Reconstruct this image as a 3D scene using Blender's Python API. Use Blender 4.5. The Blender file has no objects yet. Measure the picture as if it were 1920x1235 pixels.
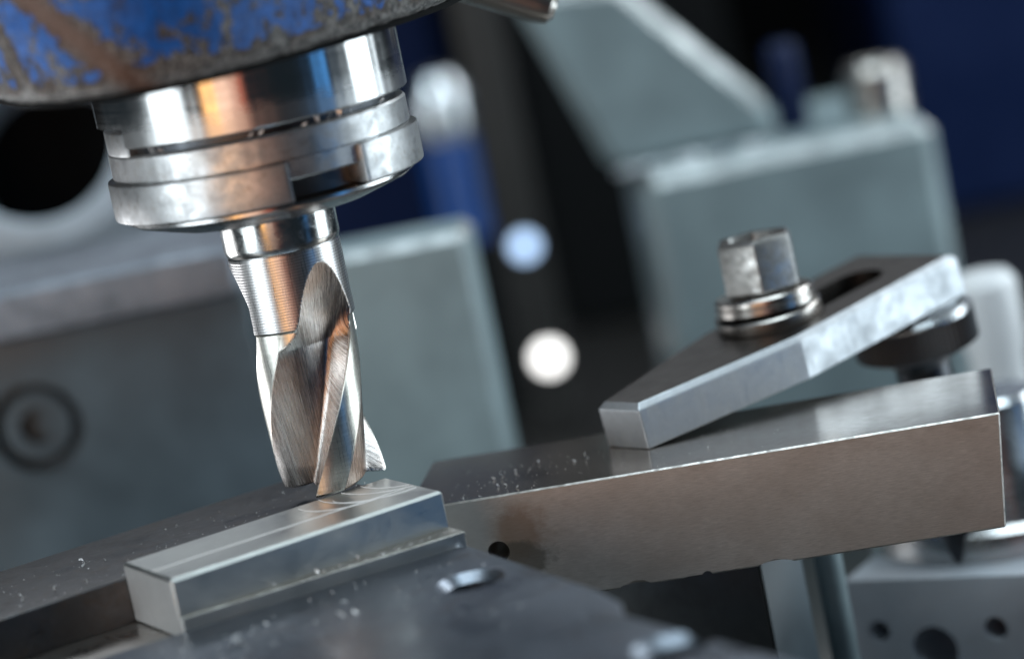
import bpy, bmesh, math, random
from mathutils import Vector, Matrix, noise

# ---------------------------------------------------------------- camera, world, lights, exposure
S = 0.001                      # everything below is written in millimetres
R = math.radians
sc = bpy.context.scene
C = sc.collection

PITCH, ROLL = R(10.5), R(11.5)
fwd = Vector((0, math.cos(PITCH), -math.sin(PITCH)))
r0 = Vector((1, 0, 0)); u0 = Vector((0, math.sin(PITCH), math.cos(PITCH)))
right = math.cos(ROLL) * r0 - math.sin(ROLL) * u0
up = math.sin(ROLL) * r0 + math.cos(ROLL) * u0
cam_d = bpy.data.cameras.new('camera'); cam = bpy.data.objects.new('camera', cam_d); C.objects.link(cam)
cam_d.lens = 105.0; cam_d.sensor_width = 36.0; cam_d.clip_start = 0.01; cam_d.clip_end = 20.0
m = Matrix((right, up, -fwd)).transposed().to_4x4()
m.translation = Vector((36.3, -517.4, 116.6)) * S
cam.matrix_world = m
cam_d.dof.use_dof = True
cam_d.dof.focus_distance = 0.523
cam_d.dof.aperture_fstop = 7.6
cam_d.dof.aperture_blades = 0
sc.camera = cam

w = bpy.data.worlds.new('World'); sc.world = w; w.use_nodes = True
w.node_tree.nodes['Background'].inputs[0].default_value = (0.30, 0.48, 0.62, 1)
w.node_tree.nodes['Background'].inputs[1].default_value = 0.038

def lamp(name, az, el, dist, sx, sy, rad, col, target=(20, 0, 25)):
    """area lamp: azimuth from the camera side (right positive), elevation, mm sizes, radiance"""
    d = bpy.data.lights.new(name, 'AREA'); d.shape = 'RECTANGLE'
    d.size = sx * S; d.size_y = sy * S; d.color = col
    d.energy = rad * math.pi * sx * sy * S * S
    o = bpy.data.objects.new(name, d); C.objects.link(o)
    a, e = R(az), R(el)
    dr = Vector((math.sin(a) * math.cos(e), -math.cos(a) * math.cos(e), math.sin(e)))
    t = Vector(target)
    o.location = (t + dr * dist) * S
    o.rotation_euler = dr.to_track_quat('Z', 'Y').to_euler()
    return o
lamp('window_lamp_left', -60, 2, 900, 420, 1100, 4.4, (0.85, 0.95, 1.0))
lamp('tungsten_lamp', -27, -2, 900, 120, 800, 3.4, (1.0, 0.50, 0.16))
lamp('warm_work_lamp', -16, -3, 980, 250, 640, 2.0, (1.0, 0.64, 0.47))
lamp('red_tool_lamp', -4, 2, 960, 130, 420, 0.6, (1.0, 0.24, 0.13))
lamp('blue_panel_lamp', 58, -3, 900, 110, 300, 1.3, (0.10, 0.42, 1.0))
lamp('window_lamp_right', 96, 2, 900, 420, 1100, 4.8, (0.82, 0.94, 1.0))
lamp('land_fill_lamp', -122, -12, 330, 240, 70, 4.5, (0.96, 0.98, 1.0), (0, 0, 20))  # unseen lamp added close by, brightens the cutter's left land
lamp('chamfer_fill_lamp', 127, 34, 1000, 560, 300, 4.5, (0.9, 0.97, 1.0))  # unseen lamp added to brighten the strap's top chamfer
lamp('ceiling_lamp', 0, 84, 1000, 900, 700, 4.2, (0.78, 0.93, 1.0))
lamp('rear_fill_lamp', 178, 36, 1100, 1000, 240, 2.6, (0.88, 0.94, 1.0))  # unseen lamp added behind, lifts top faces and rim highlights

sc.view_settings.view_transform = 'Standard'; sc.view_settings.look = 'None'
sc.view_settings.exposure = 0.12; sc.view_settings.gamma = 1.0
sc.view_settings.use_curve_mapping = False
sc.render.engine = 'CYCLES'
sc.cycles.use_denoising = True
sc.cycles.max_bounces = 8
sc.cycles.sample_clamp_indirect = 6.0

random.seed(7)

# ---------------------------------------------------------------- materials
def nodes(name):
    mt = bpy.data.materials.new(name); mt.use_nodes = True
    nt = mt.node_tree
    return mt, nt, nt.nodes['Principled BSDF'], nt.nodes.new, nt.links.new

def coords(nt, stretch=(1, 1, 1), rot=(0, 0, 0)):
    tc = nt.nodes.new('ShaderNodeTexCoord'); mp = nt.nodes.new('ShaderNodeMapping')
    mp.inputs['Scale'].default_value = [1000.0 * s for s in stretch]
    mp.inputs['Rotation'].default_value = rot
    nt.links.new(tc.outputs['Object'], mp.inputs['Vector'])
    return mp.outputs['Vector']

def tex(nt, vec, scale, detail=4, rough=0.6, dist=0.0):
    n = nt.nodes.new('ShaderNodeTexNoise')
    n.inputs['Scale'].default_value = scale; n.inputs['Detail'].default_value = detail
    n.inputs['Roughness'].default_value = rough; n.inputs['Distortion'].default_value = dist
    nt.links.new(vec, n.inputs['Vector'])
    return n.outputs['Fac']

def ramp(nt, fac, a, b, ca=0.0, cb=1.0):
    n = nt.nodes.new('ShaderNodeMapRange')
    n.inputs['From Min'].default_value = a; n.inputs['From Max'].default_value = b
    n.inputs['To Min'].default_value = ca; n.inputs['To Max'].default_value = cb
    nt.links.new(fac, n.inputs['Value'])
    return n.outputs['Result']

def mix(nt, fac, a, b):
    n = nt.nodes.new('ShaderNodeMix'); n.data_type = 'RGBA'
    if isinstance(fac, (int, float)): n.inputs[0].default_value = fac
    else: nt.links.new(fac, n.inputs[0])
    for i, c in ((6, a), (7, b)):
        if isinstance(c, tuple): n.inputs[i].default_value = (*c, 1)
        else: nt.links.new(c, n.inputs[i])
    return n.outputs[2]

def math_n(nt, op, a, b=None):
    n = nt.nodes.new('ShaderNodeMath'); n.operation = op
    for i, v in ((0, a), (1, b)):
        if v is None: continue
        if isinstance(v, (int, float)): n.inputs[i].default_value = v
        else: nt.links.new(v, n.inputs[i])
    return n.outputs[0]

def bump(nt, height, strength, dist_mm, normal=None):
    n = nt.nodes.new('ShaderNodeBump')
    n.inputs['Strength'].default_value = strength; n.inputs['Distance'].default_value = dist_mm * S
    nt.links.new(height, n.inputs['Height'])
    if normal is not None: nt.links.new(normal, n.inputs['Normal'])
    return n.outputs['Normal']

def metal(name, col, rough=0.3, stretch=(1, 1, 1), rot=(0, 0, 0), grain=4.0, gbump=0.25, gdist=0.02,
          blotch=0.12, blotch_scale=0.12, rvar=0.12, dirt=None, dirt_amt=0.5, spec_metal=1.0):
    """machined metal: stretched grain (tool marks), blotches of oxide, fine pits"""
    mt, nt, b, N, L = nodes(name)
    vg = coords(nt, stretch, rot); v = coords(nt)
    g = tex(nt, vg, grain, 5, 0.65)
    bl = tex(nt, v, blotch_scale, 5, 0.6, 0.4)
    fine = tex(nt, v, 2.4, 3, 0.7)
    dark = tuple(c * (1 - 2.2 * blotch) for c in col)
    c = mix(nt, ramp(nt, bl, 0.35, 0.65), dark, col)
    c = mix(nt, ramp(nt, g, 0.3, 0.7, 0.0, 0.35), c, tuple(x * 0.72 for x in col))
    if dirt:
        d = tex(nt, v, blotch_scale * 2.3, 6, 0.7, 0.8)
        c = mix(nt, ramp(nt, d, 0.52, 0.70, 0.0, dirt_amt), c, dirt)
    pits = ramp(nt, fine, 0.70, 0.76, 0.0, 0.55)
    c = mix(nt, pits, c, tuple(x * 0.25 for x in col))
    L(c, b.inputs['Base Color'])
    b.inputs['Metallic'].default_value = spec_metal
    rr = math_n(nt, 'ADD', ramp(nt, bl, 0.3, 0.7, rough + rvar, max(rough - rvar * 0.6, 0.05)), ramp(nt, g, 0.3, 0.7, -0.04, 0.06))
    L(rr, b.inputs['Roughness'])
    nrm = bump(nt, g, gbump, gdist)
    nrm = bump(nt, fine, 0.12, 0.03, nrm)
    L(nrm, b.inputs['Normal'])
    return mt

def paint(name, col, rough=0.45, var=0.15):
    mt, nt, b, N, L = nodes(name)
    v = coords(nt)
    n1 = tex(nt, v, 0.035, 5, 0.6, 0.3); n2 = tex(nt, v, 1.2, 3)
    L(mix(nt, ramp(nt, n1, 0.3, 0.7), tuple(c * (1 - var) for c in col), tuple(min(1, c * (1 + var)) for c in col)), b.inputs['Base Color'])
    L(ramp(nt, n1, 0.3, 0.7, rough - 0.08, rough + 0.1), b.inputs['Roughness'])
    L(bump(nt, n2, 0.2, 0.1), b.inputs['Normal'])
    return mt

def emit(name, col, s):
    mt, nt, b, N, L = nodes(name)
    b.inputs['Base Color'].default_value = (*col, 1)
    b.inputs['Emission Color'].default_value = (*col, 1); b.inputs['Emission Strength'].default_value = s
    return mt

M = {}
M['turned'] = metal('turned_steel', (0.60, 0.60, 0.60), 0.20, (0.02, 0.02, 1), grain=5, gbump=0.35, gdist=0.015, blotch=0.08)
M['nose'] = metal('spindle_nose_steel', (0.60, 0.60, 0.60), 0.17, (0.015, 0.015, 1), grain=3.5, gbump=0.30, gdist=0.02, blotch=0.10, rvar=0.05)
def wear_band(mt, z_mm, noise_mm, rough_worn):
    nt = mt.node_tree; b = nt.nodes['Principled BSDF']
    src = b.inputs['Roughness'].links[0].from_socket
    sep = nt.nodes.new('ShaderNodeSeparateXYZ'); nt.links.new(coords(nt), sep.inputs[0])
    n1 = tex(nt, coords(nt, (0.5, 0.5, 1)), 0.35, 5, 0.7)
    zz = math_n(nt, 'ADD', sep.outputs[2], math_n(nt, 'MULTIPLY', math_n(nt, 'SUBTRACT', n1, 0.5), noise_mm))
    f = ramp(nt, zz, z_mm - 1.6, z_mm + 1.6, 1.0, 0.0)
    mx = nt.nodes.new('ShaderNodeMix'); nt.links.new(f, mx.inputs[0]); nt.links.new(src, mx.inputs[2]); mx.inputs[3].default_value = rough_worn
    nt.links.new(mx.outputs[0], b.inputs['Roughness'])
wear_band(M['nose'], 21.5, 7.0, 0.31)
M['ring'] = metal('nut_steel', (0.60, 0.61, 0.62), 0.40, (0.03, 0.03, 1), grain=6, gbump=0.3, gdist=0.015, blotch=0.18, blotch_scale=0.28, dirt=(0.26, 0.22, 0.18), dirt_amt=0.55)
M['dark_steel'] = metal('dark_steel', (0.16, 0.155, 0.15), 0.38, blotch=0.1)
M['shank'] = metal('shank_steel', (0.62, 0.62, 0.61), 0.17, (0.3, 0.3, 1), grain=3, gbump=0.15, gdist=0.01, blotch=0.10, blotch_scale=0.5)
M['alu'] = metal('milled_aluminium', (0.68, 0.69, 0.67), 0.36, (0.04, 1, 1), grain=5, gbump=0.18, gdist=0.012, blotch=0.05, blotch_scale=0.1)
M['jaw'] = metal('blackened_jaw_steel', (0.15, 0.147, 0.15), 0.34, (0.05, 1, 1), grain=3, gbump=0.2, gdist=0.015, blotch=0.14, blotch_scale=0.15, dirt=(0.12, 0.085, 0.06))
M['plate'] = metal('oiled_blue_steel', (0.28, 0.315, 0.37), 0.32, (0.5, 1, 1), grain=2, gbump=0.12, gdist=0.02, blotch=0.16, blotch_scale=0.05, dirt=(0.20, 0.17, 0.16))
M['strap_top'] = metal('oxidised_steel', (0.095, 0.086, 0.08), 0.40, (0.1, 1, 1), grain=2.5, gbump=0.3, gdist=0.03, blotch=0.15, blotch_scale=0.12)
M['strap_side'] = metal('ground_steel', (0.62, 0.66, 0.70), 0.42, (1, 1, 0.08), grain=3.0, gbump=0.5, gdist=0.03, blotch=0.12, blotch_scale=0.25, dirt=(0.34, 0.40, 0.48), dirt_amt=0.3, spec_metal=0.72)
M['hexnut'] = metal('worn_zinc_nut', (0.70, 0.69, 0.67), 0.34, (0.2, 0.2, 1), grain=1.6, gbump=0.9, gdist=0.08, blotch=0.28, blotch_scale=0.55, dirt=(0.20, 0.19, 0.18), dirt_amt=0.55, spec_metal=0.95)
M['washer'] = metal('washer_steel', (0.52, 0.49, 0.46), 0.27, (0.03, 0.03, 1), grain=3, gbump=0.25, gdist=0.02, blotch=0.12)
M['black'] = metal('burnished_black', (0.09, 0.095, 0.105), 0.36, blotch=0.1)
M['grey_block'] = paint('grey_green_machine_paint', (0.070, 0.098, 0.118), 0.42, 0.35)
M['grey_block2'] = paint('pale_grey_green_paint', (0.235, 0.305, 0.325), 0.38, 0.25)
M['slab'] = metal('rough_scaled_steel', (0.30, 0.33, 0.38), 0.40, grain=0.5, gbump=1.0, gdist=0.6, blotch=0.2, blotch_scale=0.08)
M['edge'] = metal('bright_edge_steel', (0.70, 0.72, 0.73), 0.30, blotch=0.1)
M['rim'] = metal('worn_lit_edge', (0.58, 0.61, 0.62), 0.48, grain=0.4, gbump=0.8, gdist=0.5, blotch=0.30, blotch_scale=0.10, dirt=(0.25, 0.31, 0.32), dirt_amt=0.8)
M['chrome'] = metal('polished_chrome', (0.82, 0.86, 0.90), 0.22, blotch=0.04)
M['navy'] = paint('navy_enamel', (0.003, 0.012, 0.055), 0.45)
M['blue'] = paint('blue_enamel', (0.005, 0.055, 0.24), 0.35)
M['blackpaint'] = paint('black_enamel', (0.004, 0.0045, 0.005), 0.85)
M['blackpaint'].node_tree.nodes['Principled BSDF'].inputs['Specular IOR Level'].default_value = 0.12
M['navy'].node_tree.nodes['Principled BSDF'].inputs['Specular IOR Level'].default_value = 0.25
M['white'] = paint('white_plastic', (0.90, 0.93, 0.96), 0.3, 0.03)
M['block'] = metal('blued_block_steel', (0.20, 0.20, 0.19), 0.36, (1, 1, 0.06), grain=3, gbump=0.2, blotch=0.12)
M['brownblack'] = paint('brown_black_enamel', (0.020, 0.019, 0.018), 0.6)
M['chip'] = paint('bright_swarf', (0.86, 0.87, 0.88), 0.3, 0.05)
M['chip'].node_tree.nodes['Principled BSDF'].inputs['Metallic'].default_value = 0.35
M['sawn'] = metal('sawn_aluminium', (0.74, 0.74, 0.74), 0.62, (1, 1, 0.3), grain=2.5, gbump=0.5, gdist=0.03, blotch=0.08)
M['nicked'] = metal('nicked_edge_steel', (0.62, 0.59, 0.56), 0.40, grain=1.5, gbump=0.4, gdist=0.08, blotch=0.25, blotch_scale=0.5)
M['ledge'] = metal('dull_dirty_aluminium', (0.50, 0.49, 0.46), 0.50, (0.15, 1, 1), grain=1.2, gbump=0.6, gdist=0.06, blotch=0.22, blotch_scale=0.3, dirt=(0.20, 0.17, 0.14), dirt_amt=0.7)
M['scribe'] = paint('scribed_line', (0.93, 0.93, 0.93), 0.6, 0.02)

def bar_material(name='brown_ground_steel', smooth=0.0):
    mt, nt, b, N, L = nodes(name)
    v = coords(nt); vg = coords(nt, (0.07, 1, 1)); vp = coords(nt, (0.35, 1, 1), (0, 0.25, 0))
    g = tex(nt, vg, 6.5, 5, 0.75); g2 = tex(nt, vg, 1.4, 4, 0.6); bl = tex(nt, v, 0.07, 4, 0.6); pit = tex(nt, vp, 0.75, 4, 0.75)
    base = mix(nt, ramp(nt, bl, 0.35, 0.65), (0.54, 0.475, 0.42), (0.68, 0.615, 0.555))
    base = mix(nt, ramp(nt, g, 0.38, 0.66, 0, 0.5), base, (0.25, 0.21, 0.185))
    st = tex(nt, coords(nt, (0.35, 1, 1)), 0.22, 6, 0.75, 0.3)
    base = mix(nt, ramp(nt, st, 0.54, 0.70, 0, 0.28), base, (0.30, 0.23, 0.19))
    base = mix(nt, ramp(nt, pit, 0.70, 0.76, 0, 0.6), base, (0.10, 0.075, 0.06))
    # rust bloom beside the cross hole (own shape, ragged border)
    geo = N('ShaderNodeSeparateXYZ'); tc = N('ShaderNodeTexCoord'); L(tc.outputs['Object'], geo.inputs[0])
    wob = tex(nt, v, 0.22, 5, 0.65)
    def blob(x, z, rx, rz):
        dx = math_n(nt, 'MULTIPLY', math_n(nt, 'SUBTRACT', geo.outputs[0], x * S), 1000.0 / rx)
        dz = math_n(nt, 'MULTIPLY', math_n(nt, 'SUBTRACT', geo.outputs[2], z * S), 1000.0 / rz)
        d = math_n(nt, 'SQRT', math_n(nt, 'ADD', math_n(nt, 'MULTIPLY', dx, dx), math_n(nt, 'MULTIPLY', dz, dz)))
        return math_n(nt, 'ADD', d, math_n(nt, 'MULTIPLY', math_n(nt, 'SUBTRACT', wob, 0.5), 1.6))
    front = ramp(nt, geo.outputs[1], 1.5 * S, 2.5 * S, 1.0, 0.0)
    e1 = math_n(nt, 'MULTIPLY', ramp(nt, blob(12.0, -7.4, 5.4, 5.0), 0.60, 1.25, 0.66, 0.0), front)
    base = mix(nt, e1, base, (0.30, 0.165, 0.09))
    e2 = math_n(nt, 'MULTIPLY', ramp(nt, blob(11.0, -12.2, 6.5, 3.2), 0.80, 1.15, 0.75, 0.0), front)
    base = mix(nt, e2, base, (0.13, 0.11, 0.085))
    base = mix(nt, math_n(nt, 'MULTIPLY', ramp(nt, math_n(nt, 'ADD', geo.outputs[0], math_n(nt, 'MULTIPLY', wob, 0.006)), 8.0 * S, 12 * S, 0.7, 0.0), front), base, (0.40, 0.41, 0.41))
    sc_ = tex(nt, coords(nt, (0.5, 1, 1)), 1.9, 3, 0.8)
    base = mix(nt, ramp(nt, sc_, 0.73, 0.77, 0, 0.8), base, (0.85, 0.82, 0.78))
    L(base, b.inputs['Base Color']); b.inputs['Metallic'].default_value = 1.0 if smooth else 0.52
    L(math_n(nt, 'ADD', ramp(nt, bl, 0.3, 0.7, 0.44 - smooth * 1.6, 0.38 - smooth * 1.6), ramp(nt, g, 0.3, 0.7, -0.04, 0.06)), b.inputs['Roughness'])
    k_ = 1.0 - 3.0 * smooth
    n = bump(nt, g, 0.30 * k_, 0.02); n = bump(nt, g2, 0.15 * k_, 0.03, n); n = bump(nt, pit, 0.1, 0.05, n)
    L(n, b.inputs['Normal'])
    return mt
M['bar'] = bar_material(); M['bar_top'] = bar_material('polished_bar_top', 0.14)

def casting_material():
    mt, nt, b, N, L = nodes('chipped_blue_paint')
    v = coords(nt); vs = coords(nt, (1, 1, 0.8))
    big = tex(nt, vs, 0.15, 6, 0.66, 0.3); mid = tex(nt, vs, 0.60, 5, 0.65, 0.2); fine = tex(nt, v, 1.1, 6, 0.8)
    geo = N('ShaderNodeSeparateXYZ'); tc = N('ShaderNodeTexCoord'); L(tc.outputs['Object'], geo.inputs[0])
    at = N('ShaderNodeAttribute'); at.attribute_name = 'wear'
    k = math_n(nt, 'ADD', math_n(nt, 'MULTIPLY', big, 0.50), math_n(nt, 'MULTIPLY', mid, 0.50))
    k = math_n(nt, 'SUBTRACT', k, math_n(nt, 'MULTIPLY', at.outputs['Fac'], 0.34))
    msk = ramp(nt, k, 0.458, 0.468)
    blue = mix(nt, ramp(nt, mid, 0.3, 0.7), (0.001, 0.035, 0.14), (0.002, 0.11, 0.46))
    rust = mix(nt, ramp(nt, fine, 0.42, 0.60), (0.007, 0.006, 0.0055), (0.09, 0.055, 0.038))
    grey = mix(nt, ramp(nt, fine, 0.42, 0.62), (0.010, 0.010, 0.012), (0.34, 0.34, 0.33))
    bare = mix(nt, ramp(nt, big, 0.33, 0.56), grey, rust)
    bare = mix(nt, ramp(nt, at.outputs['Fac'], 0.5, 1.0), bare, grey)
    sat = N('ShaderNodeAttribute'); sat.attribute_name = 'rust'
    bare = mix(nt, sat.outputs['Fac'], bare, (0.10, 0.045, 0.025))
    L(mix(nt, msk, bare, blue), b.inputs['Base Color'])
    L(ramp(nt, msk, 0, 1, 0.0, 0.0), b.inputs['Metallic'])
    L(math_n(nt, 'ADD', ramp(nt, msk, 0, 1, 0.50, 0.36), ramp(nt, fine, 0.3, 0.7, -0.08, 0.12)), b.inputs['Roughness'])
    b.inputs['Specular IOR Level'].default_value = 0.35
    n = bump(nt, msk, 0.6, 0.25); n = bump(nt, fine, 0.6, 0.25, n); n = bump(nt, mid, 0.4, 0.8, n)
    L(n, b.inputs['Normal'])
    return mt
M['casting'] = casting_material()

def mill_material():
    mt, nt, b, N, L = nodes('ground_tool_steel')
    v = coords(nt)
    ga = N('ShaderNodeAttribute'); ga.attribute_name = 'grind'      # 1 inside the ground flute
    gv = N('ShaderNodeAttribute'); gv.attribute_name = 'helix'      # unrolled helix coordinates
    mp = N('ShaderNodeMapping'); mp.inputs['Scale'].default_value = (1.6, 0.05, 1); mp.inputs['Rotation'].default_value = (0, 0, R(-8))
    L(gv.outputs['Vector'], mp.inputs['Vector'])
    grind = tex(nt, mp.outputs[0], 2.2, 5, 0.7)
    sep = N('ShaderNodeSeparateXYZ'); tc = N('ShaderNodeTexCoord'); L(tc.outputs['Object'], sep.inputs[0])
    wob = tex(nt, v, 0.5, 3)
    rings = math_n(nt, 'SINE', math_n(nt, 'ADD', math_n(nt, 'MULTIPLY', sep.outputs[2], 1000 * 2 * math.pi / 0.50), math_n(nt, 'MULTIPLY', wob, 1.5)))
    neck = ramp(nt, sep.outputs[2], 29.6 * S, 30.2 * S)
    neckm = math_n(nt, 'MULTIPLY', neck, math_n(nt, 'SUBTRACT', 1.0, ga.outputs['Fac']))
    land = tex(nt, coords(nt, (0.1, 0.1, 1)), 3.0, 4, 0.6)
    fine = tex(nt, v, 2.5, 3, 0.7)
    c = mix(nt, ramp(nt, grind, 0.3, 0.7), (0.32, 0.295, 0.28), (0.74, 0.71, 0.69))
    # straw to brown temper colour in the flutes
    ht = tex(nt, v, 0.09, 3, 0.5)
    c = mix(nt, ramp(nt, ht, 0.42, 0.62, 0.0, 0.55), c, (0.32, 0.18, 0.11))
    cl = mix(nt, ramp(nt, land, 0.3, 0.7), (0.62, 0.61, 0.56), (0.80, 0.79, 0.73))
    cn = mix(nt, ramp(nt, rings, -0.6, 0.9), (0.46, 0.45, 0.45), (0.70, 0.69, 0.69))
    col = mix(nt, ga.outputs['Fac'], mix(nt, neckm, cl, cn), c)
    col = mix(nt, ramp(nt, fine, 0.69, 0.75, 0, 0.5), col, (0.12, 0.10, 0.09))
    L(col, b.inputs['Base Color']); b.inputs['Metallic'].default_value = 1
    L(math_n(nt, 'ADD', ramp(nt, ga.outputs['Fac'], 0, 1, 0.28, 0.25), ramp(nt, grind, 0.3, 0.7, -0.05, 0.08)), b.inputs['Roughness'])
    h1 = math_n(nt, 'MULTIPLY', rings, neckm)
    h2 = math_n(nt, 'MULTIPLY', grind, ga.outputs['Fac'])
    n = bump(nt, h1, 0.28, 0.03); n = bump(nt, h2, 1.0, 0.10, n); n = bump(nt, land, 0.10, 0.02, n)
    L(n, b.inputs['Normal'])
    return mt
M['mill'] = mill_material()

# ---------------------------------------------------------------- mesh helpers (mm in, metres out)
def link(name, bm_or_me, mat, parent=None, sharp=30, mats=None):
    if isinstance(bm_or_me, bmesh.types.BMesh):
        me = bpy.data.meshes.new(name); bm_or_me.to_mesh(me); bm_or_me.free()
        me.transform(Matrix.Scale(S, 4))
    else:
        me = bm_or_me
    for mm in (mats or [mat]): me.materials.append(mm)
    me.polygons.foreach_set('use_smooth', [True] * len(me.polygons))
    me.set_sharp_from_angle(angle=R(sharp))
    o = bpy.data.objects.new(name, me); C.objects.link(o)
    if parent: o.parent = parent
    return o

def thing(name, label, cat, loc=(0, 0, 0), rotz=0, group=None, rot=None):
    o = bpy.data.objects.new(name, None); C.objects.link(o)
    o.empty_display_size = 0.005
    o.location = Vector(loc) * S; o.rotation_euler = rot or (0, 0, R(rotz))
    return tag(o, label, cat, group)

def tag(o, label, cat, group=None, kind=None):
    o['label'] = label; o['category'] = cat
    if group: o['group'] = group
    if kind: o['kind'] = kind
    return o

def struct(o):
    o['kind'] = 'structure'; return o

def bevel(bm, off, seg=2, ang=25):
    bm.normal_update()
    es = [e for e in bm.edges if len(e.link_faces) == 2 and e.calc_face_angle(0) > R(ang)]
    if es and off > 0:
        bmesh.ops.bevel(bm, geom=es, offset=off, segments=seg, profile=0.6, affect='EDGES', clamp_overlap=True)
    return bm

def prism(poly, z0, z1, bev=0.0, seg=2):
    """extrude a plan polygon (x, y) from z0 to z1"""
    bm = bmesh.new()
    lo = [bm.verts.new((x, y, z0)) for x, y in poly]; hi = [bm.verts.new((x, y, z1)) for x, y in poly]
    bm.faces.new(lo[::-1]); bm.faces.new(hi)
    n = len(poly)
    for i in range(n): bm.faces.new((lo[i], lo[(i + 1) % n], hi[(i + 1) % n], hi[i]))
    bmesh.ops.recalc_face_normals(bm, faces=bm.faces)
    return bevel(bm, bev, seg)

def box(x0, x1, y0, y1, z0, z1, bev=0.3, seg=2):
    return prism([(x0, y0), (x1, y0), (x1, y1), (x0, y1)], z0, z1, bev, seg)

def lathe(prof, n=96, cap=True, axis=None):
    bm = bmesh.new()
    rings = []
    for r, z in prof:
        if r < 1e-6: rings.append([bm.verts.new((0, 0, z))]); continue
        rings.append([bm.verts.new((r * math.cos(2 * math.pi * i / n), r * math.sin(2 * math.pi * i / n), z)) for i in range(n)])
    for a, b_ in zip(rings, rings[1:]):
        for i in range(n):
            j = (i + 1) % n
            if len(a) == 1 and len(b_) == 1: continue
            if len(a) == 1: bm.faces.new((a[0], b_[j], b_[i]))
            elif len(b_) == 1: bm.faces.new((a[i], a[j], b_[0]))
            else: bm.faces.new((a[i], a[j], b_[j], b_[i]))
    if cap:
        if len(rings[0]) > 1: bm.faces.new(rings[0][::-1])
        if len(rings[-1]) > 1: bm.faces.new(rings[-1])
    bmesh.ops.recalc_face_normals(bm, faces=bm.faces)
    return bm

def arc(r_in, r_out, z0, z1, a0, a1, bev=0.2, step=3):
    """ring segment; azimuth 0 faces -Y, positive towards +X (degrees); lower z may be a list for a shaped edge"""
    bm = bmesh.new(); n = max(2, int(abs(a1 - a0) / step)); cols = []
    for i in range(n + 1):
        a = R(a0 + (a1 - a0) * i / n); s, c = math.sin(a), -math.cos(a)
        cols.append([bm.verts.new((r * s, r * c, z)) for r, z in ((r_in, z0), (r_out, z0), (r_out, z1), (r_in, z1))])
    for a, b_ in zip(cols, cols[1:]):
        for k in range(4): bm.faces.new((a[k], b_[k], b_[(k + 1) % 4], a[(k + 1) % 4]))
    bm.faces.new(cols[0]); bm.faces.new(cols[-1][::-1])
    bmesh.ops.recalc_face_normals(bm, faces=bm.faces)
    return bevel(bm, bev, 2, 30)

def cut(o, *cutters):
    """boolean the cutter meshes out of o, baked"""
    for bmc in cutters:
        me = bpy.data.meshes.new('cutter'); bmc.to_mesh(me); bmc.free(); me.transform(Matrix.Scale(S, 4))
        co = bpy.data.objects.new('cutter', me); C.objects.link(co)
        md = o.modifiers.new('cut', 'BOOLEAN'); md.operation = 'DIFFERENCE'; md.solver = 'EXACT'; md.object = co
        par = o.parent; o.parent = None
        bpy.context.view_layer.update()
        dg = bpy.context.evaluated_depsgraph_get()
        new = bpy.data.meshes.new_from_object(o.evaluated_get(dg))
        o.modifiers.clear(); old = o.data; o.data = new; new.name = o.name; bpy.data.meshes.remove(old)
        bpy.data.objects.remove(co); bpy.data.meshes.remove(me)
        o.parent = par
    o.data.polygons.foreach_set('use_smooth', [True] * len(o.data.polygons))
    o.data.set_sharp_from_angle(angle=R(30))
    return o

def worn_lit_edges(o, mat, lo=0.2, hi=0.93):  # pale worn metal on upward bevels only, edge light put into colour
    o.data.materials.append(mat); k = len(o.data.materials) - 1
    for p in o.data.polygons:
        if max(abs(c) for c in p.normal) < hi and p.normal.z > 0.3: p.material_index = k
    return o

def moved(bm, loc=(0, 0, 0), rot=None):
    mt = Matrix.Translation(loc)
    if rot: mt = mt @ (rot if isinstance(rot, Matrix) else Matrix.Rotation(R(rot[0]), 4, rot[1]))
    bmesh.ops.transform(bm, matrix=mt, verts=bm.verts)
    return bm

# ---------------------------------------------------------------- setting
tb = struct(link('machine_table', box(-260, 400, -260, 1400, -140, -100, 1), M['dark_steel']))
wl = struct(link('wall', box(-1500, 1500, 1400, 1440, -140, 1200, 0), M['blackpaint']))

# ---------------------------------------------------------------- vice with workpiece (frame turned 27.7 degrees)
TH = 27.7
def vice(u, v):
    t = R(TH)
    return (u * math.cos(t) + v * math.sin(t), u * math.sin(t) - v * math.cos(t))
# in the turned frame local x = u, local y = -v

rear = thing('vice_jaw', 'dark oiled vice jaw behind the pale workpiece, sprinkled with chips', 'vice jaw', (0, 0, -100), TH)
link('jaw_body', moved(prism([(-150, -7.5), (7, -7.5), (7, 22), (4, 25), (-150, 25)], 0, 97.3, 0.7, 3)), M['jaw'], rear)

way = thing('parallel_bar', 'brownish steel parallel under the pale workpiece at its left end', 'parallel', (0, 0, -100), TH)
link('parallel_body', prism([(-150, -18.2), (6, -34.1), (6, -7.7), (-150, -7.7)], 0, 89.6, 0.4), M['washer'], way)

work = thing('workpiece', 'pale milled aluminium workpiece with a stepped ledge and scribed marks under the cutter', 'workpiece', (0, 0, -10.3), TH)
bm = bmesh.new()
prof = [(-7.7, 0), (-7.7, 10.3), (-28.6, 10.3), (-28.6, 3.8), (-34.2, 3.8), (-34.2, 0)]
xs = [-44.5, 6.6]
vv = [[bm.verts.new((x, y if y >= -28.6 or x > 0 else -28.6 - (-28.6 - y) * 0.13, z)) for y, z in prof] for x in xs]
bm.faces.new(vv[0]); bm.faces.new(vv[1][::-1])
for i in range(len(prof)):
    j = (i + 1) % len(prof); bm.faces.new((vv[0][i], vv[0][j], vv[1][j], vv[1][i]))
bmesh.ops.recalc_face_normals(bm, faces=bm.faces)
bm.normal_update()
bmesh.ops.bevel(bm, geom=[e for e in bm.edges if all(q.co.z > 10.2 for q in e.verts)], offset=0.5, segments=1, affect='EDGES', clamp_overlap=False)
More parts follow.
